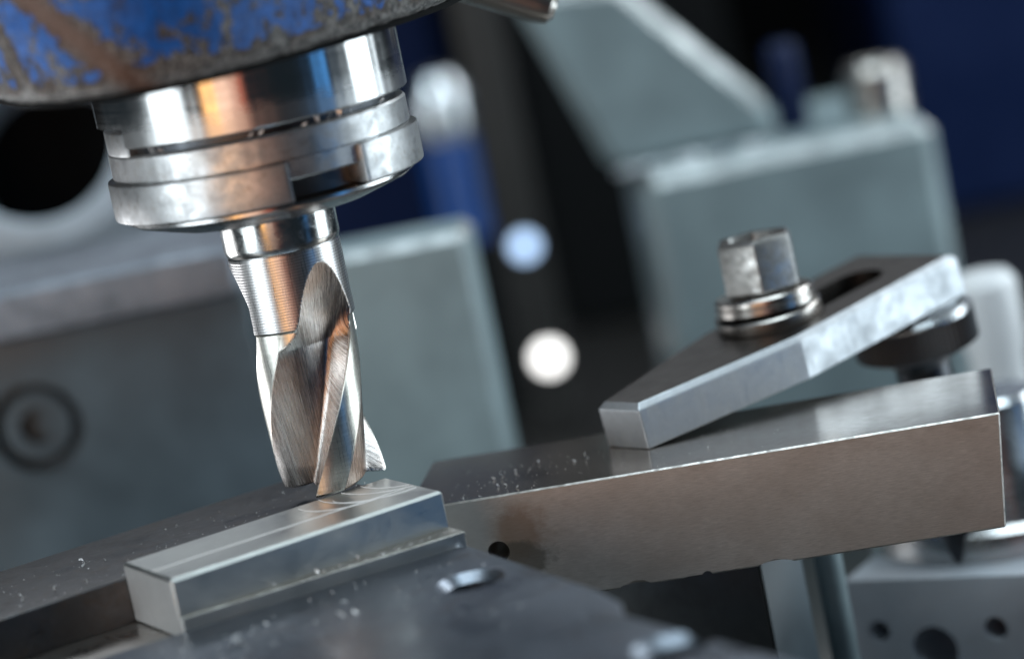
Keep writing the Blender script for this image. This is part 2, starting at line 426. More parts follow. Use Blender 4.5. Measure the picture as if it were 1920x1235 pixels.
bm.normal_update()
bmesh.ops.bevel(bm, geom=[e for e in bm.edges if e.is_convex and all(q.co.z < 9.9 for q in e.verts) and e.calc_face_angle(0) > 1.0], offset=0.22, segments=1, affect='EDGES', clamp_overlap=True)
bm.normal_update()
bmesh.ops.bevel(bm, geom=[e for e in bm.edges if e.is_convex and max(q.co.z for q in e.verts) > 9.6 and min(q.co.z for q in e.verts) < 6 and e.calc_face_angle(0) > 1.0], offset=0.3, segments=1, affect='EDGES', clamp_overlap=True)
wb = link('workpiece_body', bm, None, work, mats=[M['alu'], M['sawn']])
wb.data.materials.append(M['ledge'])
for p in wb.data.polygons: p.material_index = 1 if p.normal.x < -0.9 else (2 if p.center.y < -28.7 * S and p.normal.y > -0.98 and abs(p.normal.x) < 0.5 else 0)

def ribbon(name, pts, wd, z, parent, mat):
    bm = bmesh.new(); prev = None
    n = len(pts)
    for i, p in enumerate(pts):
        a = Vector(pts[max(0, i - 1)]); b_ = Vector(pts[min(n - 1, i + 1)])
        d = (b_ - a).normalized(); nn = Vector((-d.y, d.x))
        ww = wd * (0.35 + 0.65 * math.sin(math.pi * min(1, (i + 1) / (n + 1)))) if n > 3 else wd
        q = [bm.verts.new((p[0] + nn.x * ww * s, p[1] + nn.y * ww * s, zz)) for s, zz in ((-.5, z), (0, z + 0.12), (.5, z))]
        if prev:
            bm.faces.new((prev[0], q[0], q[1], prev[1])); bm.faces.new((prev[1], q[1], q[2], prev[2]))
        prev = q
    bmesh.ops.recalc_face_normals(bm, faces=bm.faces)
    return link(name, bm, mat, parent)
ribbon('scribe_line', [(-44 + i * 1.0, -19.6 + 0.03 * math.sin(i)) for i in range(49)], 0.42, 10.32, work, M['scribe'])
for cx, cy, rr, a0, a1 in ((8.5, -8.5, 11.5, 160, 265), (11.0, -9.5, 10.0, 150, 262), (3.5, -10.5, 11.0, 165, 285), (-3.2, -11.5, 9.0, 172, 280), (0.0, -14.0, 6.6, 165, 250)):
    pts = [(cx + rr * math.cos(R(a0 + (a1 - a0) * i / 24)), cy + rr * math.sin(R(a0 + (a1 - a0) * i / 24))) for i in range(25)]
    pts = [p for p in pts if p[0] < 6.0 and -28.0 < p[1] < -8.2]
    if len(pts) > 4: ribbon('scribe_arc', pts, 0.42, 10.325, work, M['scribe'])

front = thing('clamp_plate', 'blue grey oiled steel plate with countersunk holes nearest the camera', 'steel plate', (0, 0, -100), TH)
fp = link('plate_body', prism([(-170, -16.5), (4.8, -34.5), (6.0, -36.0), (3.2, -84), (1.8, -92), (-1.5, -98), (-1.5, -190), (-170, -190)], 60, 91.3, 0.6, 3), M['plate'], front)
def csk(x, y, r, rc):
    return moved(lathe([(r, -40), (r, -(rc - r)), (rc, 0), (rc, 5)], 48), (x, y, 91.3))
cut(fp, csk(-4.6, -55.5, 4.3, 5.8), csk(-6.5, -119.0, 4.6, 6.2))
link('plate_foot', box(-160, -8, -186, -40, 0, 59.8, 0.5), M['dark_steel'], front)

# ---------------------------------------------------------------- brown bar behind
BAR = (18.5, 0.7, -8.0); BROT = -8.9
bar = thing('steel_bar', 'brown ground steel bar with rust stained hole, held by the strap clamp', 'steel bar', BAR, BROT)
bm = bmesh.new()
outl = [(-7.5, -20.5), (96.6, -20.5), (98.9, 0), (-7.5, 0)]
f = [bm.verts.new((x, 0, z)) for x, z in outl]; k = [bm.verts.new((x, 35, z)) for x, z in outl]
bm.faces.new(f); bm.faces.new(k[::-1])
for i in range(4): bm.faces.new((f[i], f[(i + 1) % 4], k[(i + 1) % 4], k[i]))
bmesh.ops.recalc_face_normals(bm, faces=bm.faces)
bevel(bm, 0.30, 1)
bb = link('bar_body', bm, None, bar, mats=[M['bar'], M['bar_top'], M['nicked']])
for p in bb.data.polygons: p.material_index = 1 if p.normal.z > 0.95 else (2 if max(abs(c) for c in p.normal) < 0.93 else 0)
ym = Matrix.Rotation(R(90), 4, 'X')
def drill(x, z, r): return moved(lathe([(r, -60), (r, 60)], 40), (x, 0, z), ym)
cut(bb, drill(7.7, -10.2, 1.95))
def nick(x, z, sx, sz, rr=1.0):
    b2 = bmesh.new(); bmesh.ops.create_icosphere(b2, subdivisions=2, radius=1)
    for vt in b2.verts:
        vt.co = Vector((vt.co.x * sx, vt.co.y * 3.0, vt.co.z * sz)) * (1 + 0.18 * noise.noise(vt.co * 3 + Vector((x, 0, 0))))
        vt.co += Vector((x, 0, z))
    return b2
cut(bb, nick(30.5, -21.0, 3.2, 1.6), nick(43.6, -20.6, 1.0, 0.9), nick(41.2, -20.7, 2.2, 0.5), nick(55.8, -20.9, 3.6, 1.3))

# things under the bar
sb = thing('support_block', 'dark brown angled support block beneath the brown bar', 'support block', (0, 0, -100))
link('block_body', prism([(36, 20), (72.2, 15.2), (72.2, 60), (36, 60)], 0, 71.2, 0.4), M['block'], sb)
up_ = thing('upright_plate', 'grey green upright plate beneath the brown bar, right of the support block', 'plate', (0, 0, -100))
link('upright_body', prism([(72.6, 15.6), (81.2, 27), (81.2, 60), (72.6, 60)], 0, 71.2, 0.4), M['grey_block'], up_)
post = thing('round_post', 'slim grey round steel post right of the support block', 'post', (87.0, 37, -100))
link('post_body', lathe([(2.7, 0), (2.7, 71.0), (2.4, 71.3), (0, 71.3)], 48), M['grey_block2'], post)
hp = thing('drilled_plate', 'light grey drilled plate in the bottom right corner', 'drilled plate', (91.5, 62, -100), -32)
hb = link('plate_body', box(0, 90, 0, 40, 0, 45.5, 0.8), paint('pale_bluish_paint', (0.52, 0.57, 0.63), 0.35), hp)
cut(hb, drill(6.0, 34.5, 2.2), drill(17.4, 30.4, 4.8), drill(31.0, 34.5, 2.4))
jb = thing('jack_stand', 'chrome post on a round steel base behind the right end of the brown bar', 'jack stand', (131, 84, -54.3))
link('base_disc', lathe([(0, 0), (32, 0), (32, 5.0), (30.5, 6.5), (12, 6.5)], 96), M['turned'], jb)
link('chrome_post', lathe([(9.5, 6.5), (9.5, 25.5), (8.5, 26.5), (0, 26.5)], 64), M['chrome'], jb)

# ---------------------------------------------------------------- strap clamp
STRAP = Vector((52.43, 14.57, -8.0)); PHI, TILT = 39.07, 4.95
st_rot = (Matrix.Rotation(R(PHI), 4, 'Z') @ Matrix.Rotation(-R(TILT), 4, 'Y'))
strap = thing('strap_clamp', 'pointed flat strap clamp tilted on top of the brown bar', 'clamp', STRAP, rot=st_rot.to_euler())
T = 8.54
bm = prism([(0.6, -5.45), (36.7, -13.1), (83, -13.1), (83, 13.1), (36.7, 13.1), (0.6, 5.45)], 0, T, 0)
bm.normal_update()
# chamfer the tip and the long top edges
es = [e for e in bm.edges if all(abs(v_.co.z - T) < 1e-4 for v_ in e.verts)]
bmesh.ops.bevel(bm, geom=es, offset=1.1, segments=1, affect='EDGES')
bevel(bm, 0.22, 2, 35)
for fc in bm.faces:
    pass
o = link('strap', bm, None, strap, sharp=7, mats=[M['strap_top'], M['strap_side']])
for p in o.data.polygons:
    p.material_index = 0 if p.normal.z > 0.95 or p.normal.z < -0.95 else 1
def slot(x0, x1, r):
    pl = [(x1 + r * math.sin(R(a)), r * math.cos(R(a))) for a in range(0, 181, 15)] + [(x0 - r * math.sin(R(a)), -r * math.cos(R(a))) for a in range(0, 181, 15)]
    return prism(pl, -3, T + 3, 0)
cut(o, slot(42, 68, 5.2)); o.data.set_sharp_from_angle(angle=R(7))

NUT = STRAP + st_rot @ Vector((44.3, 1.6, T + 0.05))
wt = Matrix.Rotation(R(2.5), 4, 'Y')
w1 = thing('washer', 'lower wide steel washer under the hexagon nut on the strap clamp', 'washer', NUT, rot=st_rot.to_euler(), group='washers under the clamp nut')
link('washer_ring', lathe([(10.2, 0.02), (10.35, 0.3), (10.35, 2.4), (10.0, 2.75), (5.4, 2.8), (5.4, 0.02)], 72, cap=False), M['washer'], w1)
w2p = NUT + st_rot @ Vector((0, 0, 2.85))
w2 = thing('washer', 'upper spherical steel washer directly under the hexagon nut', 'washer', w2p, rot=(R(-2), R(-2), 0), group='washers under the clamp nut')
link('washer_ring', lathe([(9.5, 0), (9.75, 0.15), (9.75, 1.3), (9.45, 1.5), (9.45, 1.65), (9.7, 1.85), (9.6, 2.7), (9.2, 3.1), (5.2, 3.2), (5.2, 0)], 72, cap=False), M['washer'], w2)
hexp = w2p + Vector((0, 0, 3.3))
hx = thing('hexagon_nut', 'tall worn hexagon nut tightened on the strap clamp', 'nut', hexp, rot=(R(-2), R(-1.5), R(-7)))
bm = bmesh.new(); lv = []
hr = 8.0
for z, kk in ((0, 0.93), (0.7, 1.0), (9.6, 1.0), (10.6, 0.93)):
    lv.append([bm.verts.new((hr * kk * math.sin(R(60 * i)), -hr * kk * math.cos(R(60 * i)), z)) for i in range(6)])
inn = [[bm.verts.new((5.2 * math.sin(R(60 * i)), -5.2 * math.cos(R(60 * i)), z)) for i in range(6)] for z in (10.6, 0)]
seq = lv + inn + [lv[0]]
for a, b_ in zip(seq, seq[1:]):
    for i in range(6): bm.faces.new((a[i], a[(i + 1) % 6], b_[(i + 1) % 6], b_[i]))
bmesh.ops.recalc_face_normals(bm, faces=bm.faces)
bevel(bm, 0.5, 2, 35)
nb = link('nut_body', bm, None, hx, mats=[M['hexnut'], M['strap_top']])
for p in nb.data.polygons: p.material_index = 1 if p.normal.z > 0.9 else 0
link('stud_end', lathe([(0, -13), (3.6, -13), (3.6, 5.2), (3.0, 5.9), (0, 6.0)], 32), M['black'], hx)

JS = STRAP + st_rot @ Vector((75.5, -4.5, -0.1))
jk = thing('jack_screw', 'black knurled jack screw propping the heel of the strap clamp', 'screw', JS, rot=st_rot.to_euler())
bm = bmesh.new(); n = 120; rg = []
for z, r_ in ((-9.5, 9.5), (-8.2, 12.0), (-1.6, 12.0), (-0.6, 11.2), (0, 9.2)):
    kn = 0.3 if -8.3 < z < -1.5 else 0.0
    rg.append([bm.verts.new(((r_ + (kn if i % 2 else -kn)) * math.cos(2 * math.pi * i / n), (r_ + (kn if i % 2 else -kn)) * math.sin(2 * math.pi * i / n), z)) for i in range(n)])
for a, b_ in zip(rg, rg[1:]):
    for i in range(n): bm.faces.new((a[i], a[(i + 1) % n], b_[(i + 1) % n], b_[i]))
bm.faces.new(rg[0][::-1]); bm.faces.new(rg[-1])
link('knurled_head', bm, paint('phosphated_steel', (0.075, 0.080, 0.088), 0.45), jk, sharp=15)
link('stem', lathe([(5.5, -60), (5.5, -12), (7.5, -9.6), (0, -9.5)], 40), M['black'], jk)
link('bright_collar', lathe([(9.4, -0.02), (11.5, -0.8), (12.15, -1.6), (12.15, -2.1), (10.5, -2.1)], 72, cap=False), M['chrome'], jk)

# ---------------------------------------------------------------- spindle head, chuck and cutter
head = thing('spindle_head', 'chipped blue painted cast iron spindle head at the top left', 'spindle head', (0, 0, 78.95))
plan = [(-50, 18), (-44, -5), (-34, -34), (-20, -50), (-7, -51.5), (3, -46.5), (13, -36), (24, -21), (33, -6), (40, 12), (43, 36), (30, 66), (0, 80), (-34, 66)]
def catmull(p, per=14):
    out = []; n = len(p)
    for i in range(n):
        a, b_, c_, d_ = (Vector(p[(i + k) % n]) for k in (-1, 0, 1, 2))
        for j in range(per):
            t = j / per
            out.append(0.5 * ((2 * b_) + (-a + c_) * t + (2 * a - 5 * b_ + 4 * c_ - d_) * t * t + (-a + 3 * b_ - 3 * c_ + d_) * t ** 3))
    return out
pl = catmull(plan, 26); cen = Vector((-4, 5))
levels = [(-0.2, 0.60), (0.0, 0.955), (0.25, 0.965), (0.9, 0.99), (1.7, 1.0), (3.0, 1.006)] + [(3.0 + 1.2 * i, 1.006 + 0.004 * i) for i in range(1, 36)]
bm = bmesh.new(); rg = []
for z, kx in levels:
    ring = []
    for p in pl:
        q = cen + (p - cen) * kx
        d = (p - cen).normalized()
        nz = noise.noise(Vector((q.x, q.y, z)) * 0.16) * 0.35 + noise.noise(Vector((q.x, q.y, z)) * 0.55) * 0.22
        if 0 < z < 3: nz *= 1.3
        ring.append(bm.verts.new((q.x + d.x * nz, q.y + d.y * nz, z + (0.25 * noise.noise(Vector((q.x, q.y, 0)) * 0.35) if 0 <= z < 2 else 0))))
    rg.append(ring)
n = len(pl)
for a, b_ in zip(rg, rg[1:]):
    for i in range(n): bm.faces.new((a[i], a[(i + 1) % n], b_[(i + 1) % n], b_[i]))
bm.faces.new(rg[0][::-1]); bm.faces.new(rg[-1])
bmesh.ops.recalc_face_normals(bm, faces=bm.faces)
o = link('casting', bm, M['casting'], head, sharp=50)
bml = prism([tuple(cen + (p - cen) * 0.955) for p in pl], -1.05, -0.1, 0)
link('shade_lip', bml, M['blackpaint'], head)  # black strip puts the rim's shadow line into colour
wa = o.data.attributes.new('wear', 'FLOAT', 'POINT'); ra = o.data.attributes.new('rust', 'FLOAT', 'POINT')
for i, vt in enumerate(o.data.vertices):
    x, y, z = vt.co / S
    wv = max(0.0, 1 - (z - 0.6) / 2.6) + 0.16 * max(0, 1 - (z - 2) / 9) 
    wv += 1.0 * math.exp(-((x + 31.5 + 0.25 * z) / 1.3) ** 2) * (0.6 + 0.5 * noise.noise(Vector((0, 0, z * 0.4)))) if y < 0 else 0
    rr = math.exp(-((x + 15 + 0.9 * (z - 3)) / 2.6) ** 2) if y < 0 else 0
    wv += 0.8 * rr
    wa.data[i].value = min(1.2, wv); ra.data[i].value = min(0.85, rr)

chuck = thing('collet_chuck', 'bright turned collet chuck with slotted clamping nut under the blue head', 'chuck', (0, 0, 49))
Z0 = 49
o = link('spindle_nose', lathe([(20, 66.9 - Z0), (26.7, 66.9 - Z0), (27.0, 67.2 - Z0), (27.0, 78.7 - Z0), (20, 78.7 - Z0)], 240, cap=False), M['nose'], chuck)
bmn = lathe([(20, 66.9 - Z0), (26.7, 66.9 - Z0), (27.0, 67.2 - Z0), (27.0, 78.7 - Z0), (20, 78.7 - Z0), (20, 66.9 - Z0)], 240, cap=False)
bmesh.ops.remove_doubles(bmn, verts=bmn.verts, dist=1e-4)
old = o.data; o.data = bpy.data.meshes.new('spindle_nose'); bmn.to_mesh(o.data); bmn.free(); o.data.transform(Matrix.Scale(S, 4)); o.data.materials.append(M['nose']); bpy.data.meshes.remove(old)
cut(o, arc(15, 30, 60 - Z0, 70.3 - Z0, -110, -52, 0, 2))
link('shade_ring', lathe([(24, 78.1 - Z0), (27.5, 78.1 - Z0), (27.9, 78.5 - Z0), (27.9, 78.9 - Z0), (24, 78.9 - Z0)], 160, cap=False), M['black'], chuck)  # black ring added for the shadow band under the casting rim
link('drive_key', arc(18, 26.1, 65.4 - Z0, 69.4 - Z0, -95, -53.4, 0.25, 2), M['ring'], chuck)
link('clamp_ring', lathe([(19, 57.4 - Z0), (25.7, 57.4 - Z0), (26.0, 57.7 - Z0), (26.0, 60.75 - Z0), (25.4, 60.75 - Z0), (25.4, 61.05 - Z0), (26.25, 61.05 - Z0), (26.25, 65.2 - Z0), (25.9, 65.6 - Z0), (19, 65.6 - Z0)], 180, cap=False), M['ring'], chuck)
link('gap_collar', lathe([(24.6, 65.0 - Z0), (24.6, 70.8 - Z0)], 120, cap=False), M['black'], chuck)
link('nut_core', lathe([(22.6, 58 - Z0), (22.6, 54.0 - Z0), (24.6, 53.6 - Z0), (24.7, 52.9 - Z0), (24.0, 52.2 - Z0), (17.5, 50.2 - Z0), (12.5, 49.6 - Z0), (11.2, 49.4 - Z0), (10.0, 50.2 - Z0)], 160, cap=False), M['dark_steel'], chuck)
link('nut_lip', lathe([(24.4, 53.7 - Z0), (25.3, 53.4 - Z0), (25.3, 52.9 - Z0), (24.2, 52.2 - Z0), (17.5, 50.1 - Z0)], 160, cap=False), M['turned'], chuck)
for o_ in chuck.children:
    if o_.name.startswith(('clamp_ring', 'spindle_nose')):
        for vt in o_.data.vertices:
            q = vt.co / S; rr = math.hypot(q.x, q.y)
            if rr > 25.3:
                d = 0.16 * noise.noise(q * 0.9) + 0.10 * noise.noise(q * 2.3)
                if d > 0.03: vt.co.x -= q.x / rr * d * 0.9 * S; vt.co.y -= q.y / rr * d * 0.9 * S; vt.co.z += d * 0.8 * S * (1 if o_.name.startswith('spindle') else -1)
for a0, a1 in ((-112, 11.5), (40.5, 128), (157, 228)):
    link('nut_tab', arc(22, 27.35, 53.9 - Z0, 60.6 - Z0, a0, a1, 0.42, 2), M['ring'], chuck)

mill = thing('end_mill', 'three flute steel end mill with brown tinted helical flutes above the workpiece', 'end mill', (0, 0, 0.0))
link('shank', lathe([(9.9, 43.4), (10.15, 43.9), (10.3, 44.6), (10.4, 56), (0, 56)], 120), M['shank'], mill)
NA, NZ = 240, 260
ZB, ZT = 0.0, 43.6
RL, RB = 9.6, 10.0
bm = bmesh.new(); grid = []; grd = []; hel = []
def phic(z):
    zz = z
    s = 360 / 117.0
    base = -19 + s * min(zz, 26)
    if zz > 26:
        t = min(zz - 26, 6); base += s * (t - t * t / 12.0)
    return base
def flute(al):
    """radius ratio against angle behind the cutting edge (deg, 0..120)"""
    # al measured to the right of the cutting edge: land 0..32, flute 32..120 (rising wall at 120)
    if al < 0.6: return 1.0
    if al < 12: return 1.0 - 0.004 * (al / 12)
    if al < 31: return 0.994 - 0.022 * (al - 12) / 19
    if al <= 100:
        t = (al - 31) / 69.0
        return 0.972 - (0.972 - 0.62) * (t ** 0.95)
    if al <= 111:
        t = (al - 100) / 11.0
        return 0.62 - 0.02 * math.sin(math.pi * t) + 0.03 * t * t
    t = (al - 111) / 9.0
    return 0.65 + 0.35 * t ** 1.25
def runout(al, hw=40):
    d = al - 87
    return 0.60 + (0.40 * (d / hw) ** 2 if d < 0 else 0.40 * (d / 38) ** 2)
als = []
for tooth in range(3):
    seg = [0, 0.6, 3, 6, 9, 12, 15, 18, 21, 24, 27, 29, 31] + [31 + 69 * (i / 46) for i in range(1, 47)] + [100 + 20 * (i / 24) for i in range(1, 24)]
    als += [(tooth, s_) for s_ in seg]
zs = [ZB + 0.35 * 0] + [ZB + 0.4 + (ZT - ZB - 0.4) * i / NZ for i in range(NZ + 1)]
for zi, z in enumerate(zs):
    row = []
    lift = 0 if z < 26.5 else 0.44 * (z - 26.5) / 14.1
    Rb = RL if z < 29.5 else RL + (RB - RL) * min(1, (z - 29.5) / 0.5)
    if z > 42.9: Rb = RB - 0.25 * (z - 42.9) / 0.7
    for tooth, al in als:
        ph = phic(z) + tooth * 120 + al
        sm = min(1, max(0, (z - 25.0) / 8.0)); sm = sm * sm * (3 - 2 * sm)
        k_ = flute(al) * (1 - sm) + (runout(al, 58 if tooth == 1 else 40) if al > 31 else 1.0) * sm
        lf = lift if tooth != 1 else (0 if z < 28.6 else 0.40 * ((z - 28.6) / 12.2) ** 1.55)
        cutr = (k_ + lf) * RL
        if al <= 31 and lift == 0: r_ = k_ * RL
        elif al <= 31: r_ = min(Rb, (flute(al) if z < 29.5 else 1.0) * max(Rb, RL))
        else: r_ = min(cutr, Rb)
        fl = 1.0 if (r_ < Rb - 0.03 and al > 31) else 0.0
        if tooth == 1 and z > 29.4: fl = 0.0
        off = 0.35 * al / 31 if al <= 31 else (0.35 + 1.5 * (al - 31) / 72 if al <= 103 else 1.85 * (1 - (al - 103) / 17) ** 0.8)
        ze = z + off * max(0.0, 1 - z / 5.0)
        if zi == 0: r_ -= 0.25
        a = R(ph)
        row.append((r_ * math.sin(a), -r_ * math.cos(a), ze)); grd.append(fl)
        hel.append((RL * R(ph), z, 0.0))
    grid.append(row)
na = len(als)
verts = [v for row in grid for v in row]
faces = []
for i in range(len(zs) - 1):
    for j in range(na):
        jn = (j + 1) % na
        faces.append((i * na + j, i * na + jn, (i + 1) * na + jn, (i + 1) * na + j))
b0 = len(verts)
# dished end face
for j in range(na):
    x, y, z = grid[0][j]; verts.append((x * 0.45, y * 0.45, z + 1.0)); grd.append(1.0); hel.append((0, 0, 0))
for j in range(na):
    jn = (j + 1) % na; faces.append((j, b0 + j, b0 + jn, jn))
faces.append(tuple(b0 + j for j in range(na)))
me = bpy.data.meshes.new('cutter_body'); me.from_pydata([tuple(c * S for c in v) for v in verts], [], faces); me.update()
bmx = bmesh.new(); bmx.from_mesh(me); bmesh.ops.recalc_face_normals(bmx, faces=bmx.faces); bmx.to_mesh(me); bmx.free()
ag = me.attributes.new('grind', 'FLOAT', 'POINT'); ag.data.foreach_set('value', grd)
ah = me.attributes.new('helix', 'FLOAT_VECTOR', 'POINT'); ah.data.foreach_set('vector', [c for h in hel for c in h])
link('cutter_body', me, M['mill'], mill, sharp=20)

# ---------------------------------------------------------------- machine parts behind, out of focus
bl = thing('machine_block', 'grey green machine block with a recessed screw at the far left', 'machine block', (-57, 150, -100))
o = link('block_body', box(-80, 36, 0, 70, 0, 114.5, 2.0, 3), M['grey_block'], bl)
cut(o, moved(lathe([(10.5, -5), (10.5, 5)], 48), (-17, 0, 92.5), ym))
link('screw_head', moved(lathe([(0, 0), (8.5, 0), (8.5, 6.5), (7.6, 7.5), (4.2, 7.5), (4.2, 3), (0, 3)], 40), (-17, 9.4, 92.5), ym), M['grey_block'], bl)
b2 = thing('machine_block', 'pale grey green upright machine block behind the end mill', 'machine block', (0, 154, -100), -5)
worn_lit_edges(link('block_body', box(-16, 30.5, 0, 24, 0, 117, 2.0, 1), M['grey_block2'], b2), M['rim'])
sl = thing('steel_slab', 'rough blue grey steel slab on top of the far left block', 'steel slab', (-57, 138, 14.7))
link('slab_body', box(-80, 36, 0, 60, 0, 11.5, 2.5, 3), M['slab'], sl)
rgt = thing('bearing_ring', 'silver round bearing ring with a black bore at the far left', 'ring', (-72, 235, 26.4))
link('ring_body', moved(lathe([(20.5, -40), (20.5, 2), (22, 3.5), (27, 2), (30, -2), (30, -40)], 96, cap=False), (0, 0, 22), Matrix.Rotation(R(72), 4, 'X')), paint('pale_grey_enamel', (0.42, 0.47, 0.52), 0.3, 0.2), rgt)
link('bore', moved(lathe([(20.6, -36), (0, -36)], 64, cap=False), (0, 0, 22), Matrix.Rotation(R(72), 4, 'X')), M['blackpaint'], rgt)

br = thing('angle_bracket', 'pale grey green bracket with sloping gusset behind the strap clamp', 'bracket', (80, 270, -100), 0)
worn_lit_edges(link('bracket_body', box(-2, 77.5, 0, 90, 0, 104.2, 3.6, 1), M['grey_block2'], br), M['rim'])
bm = bmesh.new()
ol = [(-27, 158), (-9, 104.4), (36.5, 104.4), (37.5, 114), (3, 155)]
fr = [bm.verts.new((x, 14, z)) for x, z in ol]; bk = [bm.verts.new((x, 36, z)) for x, z in ol]
bm.faces.new(fr); bm.faces.new(bk[::-1])
for i in range(5): bm.faces.new((fr[i], fr[(i + 1) % 5], bk[(i + 1) % 5], bk[i]))
bmesh.ops.recalc_face_normals(bm, faces=bm.faces); bevel(bm, 3.6, 1)
worn_lit_edges(link('gusset', bm, M['grey_block2'], br), M['rim'])
bm = bmesh.new(); rgs = []
for i in range(91):
    x = -8 + i * 0.5; rd = 1.6 + 1.3 * noise.noise(Vector((x * 0.33, 3, 0))) + 0.5 * noise.noise(Vector((x * 1.4, 9, 0)))
    rgs.append([bm.verts.new((x, 12.5 - rd * math.cos(R(k * 30)), 104.6 + rd * 0.8 * math.sin(R(k * 30)))) for k in range(12)])
for a, b_ in zip(rgs, rgs[1:]):
    for k in range(12): bm.faces.new((a[k], a[(k + 1) % 12], b_[(k + 1) % 12], b_[k]))
bmesh.ops.recalc_face_normals(bm, faces=bm.faces)
link('weld_seam', bm, M['chrome'], br)
for lab, x, y, r_, h, mt in (('fat grey cap bolt standing on the bracket at upper right', 148, 300, 9.0, 14, M['washer']), ('slim dark blue pin standing behind the bracket gusset', 124, 302, 4.6, 24, M['navy'])):
    q = thing('cap_bolt' if r_ > 6 else 'locating_pin', lab, 'bolt' if r_ > 6 else 'pin', (x, y, 4.25))
    link('bolt_head' if r_ > 6 else 'pin_body', lathe([(r_, 0), (r_, h - 2), (r_ - 1.5, h), (r_ * 0.5, h), (r_ * 0.45, h - 3), (0, h - 3)], 48), mt, q)

col = thing('machine_column', 'black machine column standing behind the bracket', 'machine column', (80, 620, -100))
link('column_body', box(-22, 60, 0, 120, 0, 420, 6, 3), M['blackpaint'], col)
cb = thing('cabinet', 'navy blue machine cabinet in the dark right background', 'cabinet', (330, 700, -100))
link('cabinet_body', box(-120, 260, 0, 200, 0, 420, 8, 3), M['navy'], cb)
cb2 = thing('cabinet', 'dark blue machine housing far behind the chuck', 'cabinet', (-10, 800, -100))
link('cabinet_body', box(-170, 40, 0, 200, 0, 420, 8, 3), M['navy'], cb2)
pp = thing('narrow_post', 'brownish grey post in the dark gap right of the chuck', 'post', (45, 446, -100))
link('post_body', box(-8, 8, 0, 14, 0, 260, 3, 2), M['brownblack'], pp)
lv_ = thing('lever', 'blue lever with pale grip behind the chuck', 'lever', (27, 500, -100))
link('lever_socket', lathe([(11, 0), (11, 62), (0, 62)], 40), M['blackpaint'], lv_)
link('lever_arm', lathe([(9, 62.1), (9, 98), (0, 98)], 40), M['blue'], lv_)
link('lever_grip', lathe([(9.2, 98.2), (10.5, 104), (10.5, 113), (7, 119), (0, 121)], 40), M['chrome'], lv_)
for lab, px, pz, r_, cl, s_ in (('bluish white glowing disc standing in for a blurred highlight, upper of two', 45.8, -35.5, 3.8, (0.50, 0.70, 1.0), 1.9), ('white glowing disc standing in for a blurred highlight, lower of two', 46.4, -73.4, 4.6, (1.0, 0.98, 0.95), 3.0)):  # glowing discs added to stand for blurred highlights, not lamps
    q = thing('glow_disc', lab, 'glow disc', (px, 446, pz))
    link('disc_rim', moved(lathe([(r_ + 1.2, 0), (r_ + 1.2, 1.6), (r_ + 0.2, 2.0), (r_ + 0.1, 0.2)], 32, cap=False), (0, 0, 0), ym), M['black'], q)
    link('lens', moved(lathe([(r_, 0), (r_, 1.2), (r_ * 0.7, 2.0), (0, 2.4)], 32), (0, 0, 0), ym), emit('highlight_glow', cl, s_), q)
rt = thing('nozzle', 'bright metal nozzle tip poking in at the top edge', 'nozzle', (56.2, 42, 71.0), rot=(0, R(-62), R(0)))
link('nozzle_body', lathe([(0, 0), (2.0, 0), (3.4, 1.2), (3.8, 4), (3.8, 60), (0, 60)], 40), M['washer'], rt)
wc = thing('post_cap', 'white shining round cap behind the heel of the strap clamp', 'cap', (144, 150, -40))
link('cap_body', lathe([(6.5, -60), (6.5, 5), (7.2, 7), (7.2, 21.5), (5.5, 24), (0, 24.5)], 48), paint('white_enamel', (0.95, 0.96, 0.97), 0.25, 0.02), wc)

# ---------------------------------------------------------------- swarf
def chip_mesh(seed):
    rnd = random.Random(seed); bm = bmesh.new(); n = 7; prev = None
    r_ = rnd.uniform(0.2, 0.4); turn = rnd.uniform(1.2, 3.5); ln = rnd.uniform(0.2, 0.7)
    for i in range(n):
        t = i / (n - 1); a = turn * t
        wv = 0.12 + 0.14 * math.sin(math.pi * t)
        p = Vector((r_ * math.sin(a), ln * t, r_ * (1 - math.cos(a)) + 0.05))
        q = [bm.verts.new(p + Vector((0, -wv, 0))), bm.verts.new(p + Vector((0.03, wv, 0.06)))]
        if prev: bm.faces.new((prev[0], prev[1], q[1], q[0]))
        prev = q
    bmesh.ops.solidify(bm, geom=bm.faces[:], thickness=0.06)
    me = bpy.data.meshes.new('chip'); bm.to_mesh(me); bm.free(); me.transform(Matrix.Scale(S, 4)); me.materials.append(M['chip'])
    return me
chips = [chip_mesh(i) for i in range(6)]
def chip(x, y, z, s, label, group):
    o = bpy.data.objects.new('metal_chip', random.choice(chips)); C.objects.link(o)
    o.location = (x * S, y * S, z * S); o.scale = (s * 1.25, s * 1.25, s * 1.25); o.rotation_euler = (random.uniform(-.3, .3), random.uniform(-.3, .3), random.uniform(0, 6.28))
    tag(o, label, 'metal chip', group)
for u, v, s in ((-46, -9, 1.3), (-44.5, -10.5, 1.0), (-42, -8, 0.8), (-55, 2, 1.3), (-61, 1, 1.5), (-33, -6, 0.8), (-64, -3, 0.7), (-50, 3, 0.7), (-70, 4, 1.0)):
    x, y = vice(u, v); chip(x, y, -2.68, s, 'tiny bright metal chip lying on the dark vice jaw', 'chips on the vice jaw')
def barp(a, d):
    t = R(BROT); return (BAR[0] + a * math.cos(t) - d * math.sin(t), BAR[1] + a * math.sin(t) + d * math.cos(t))
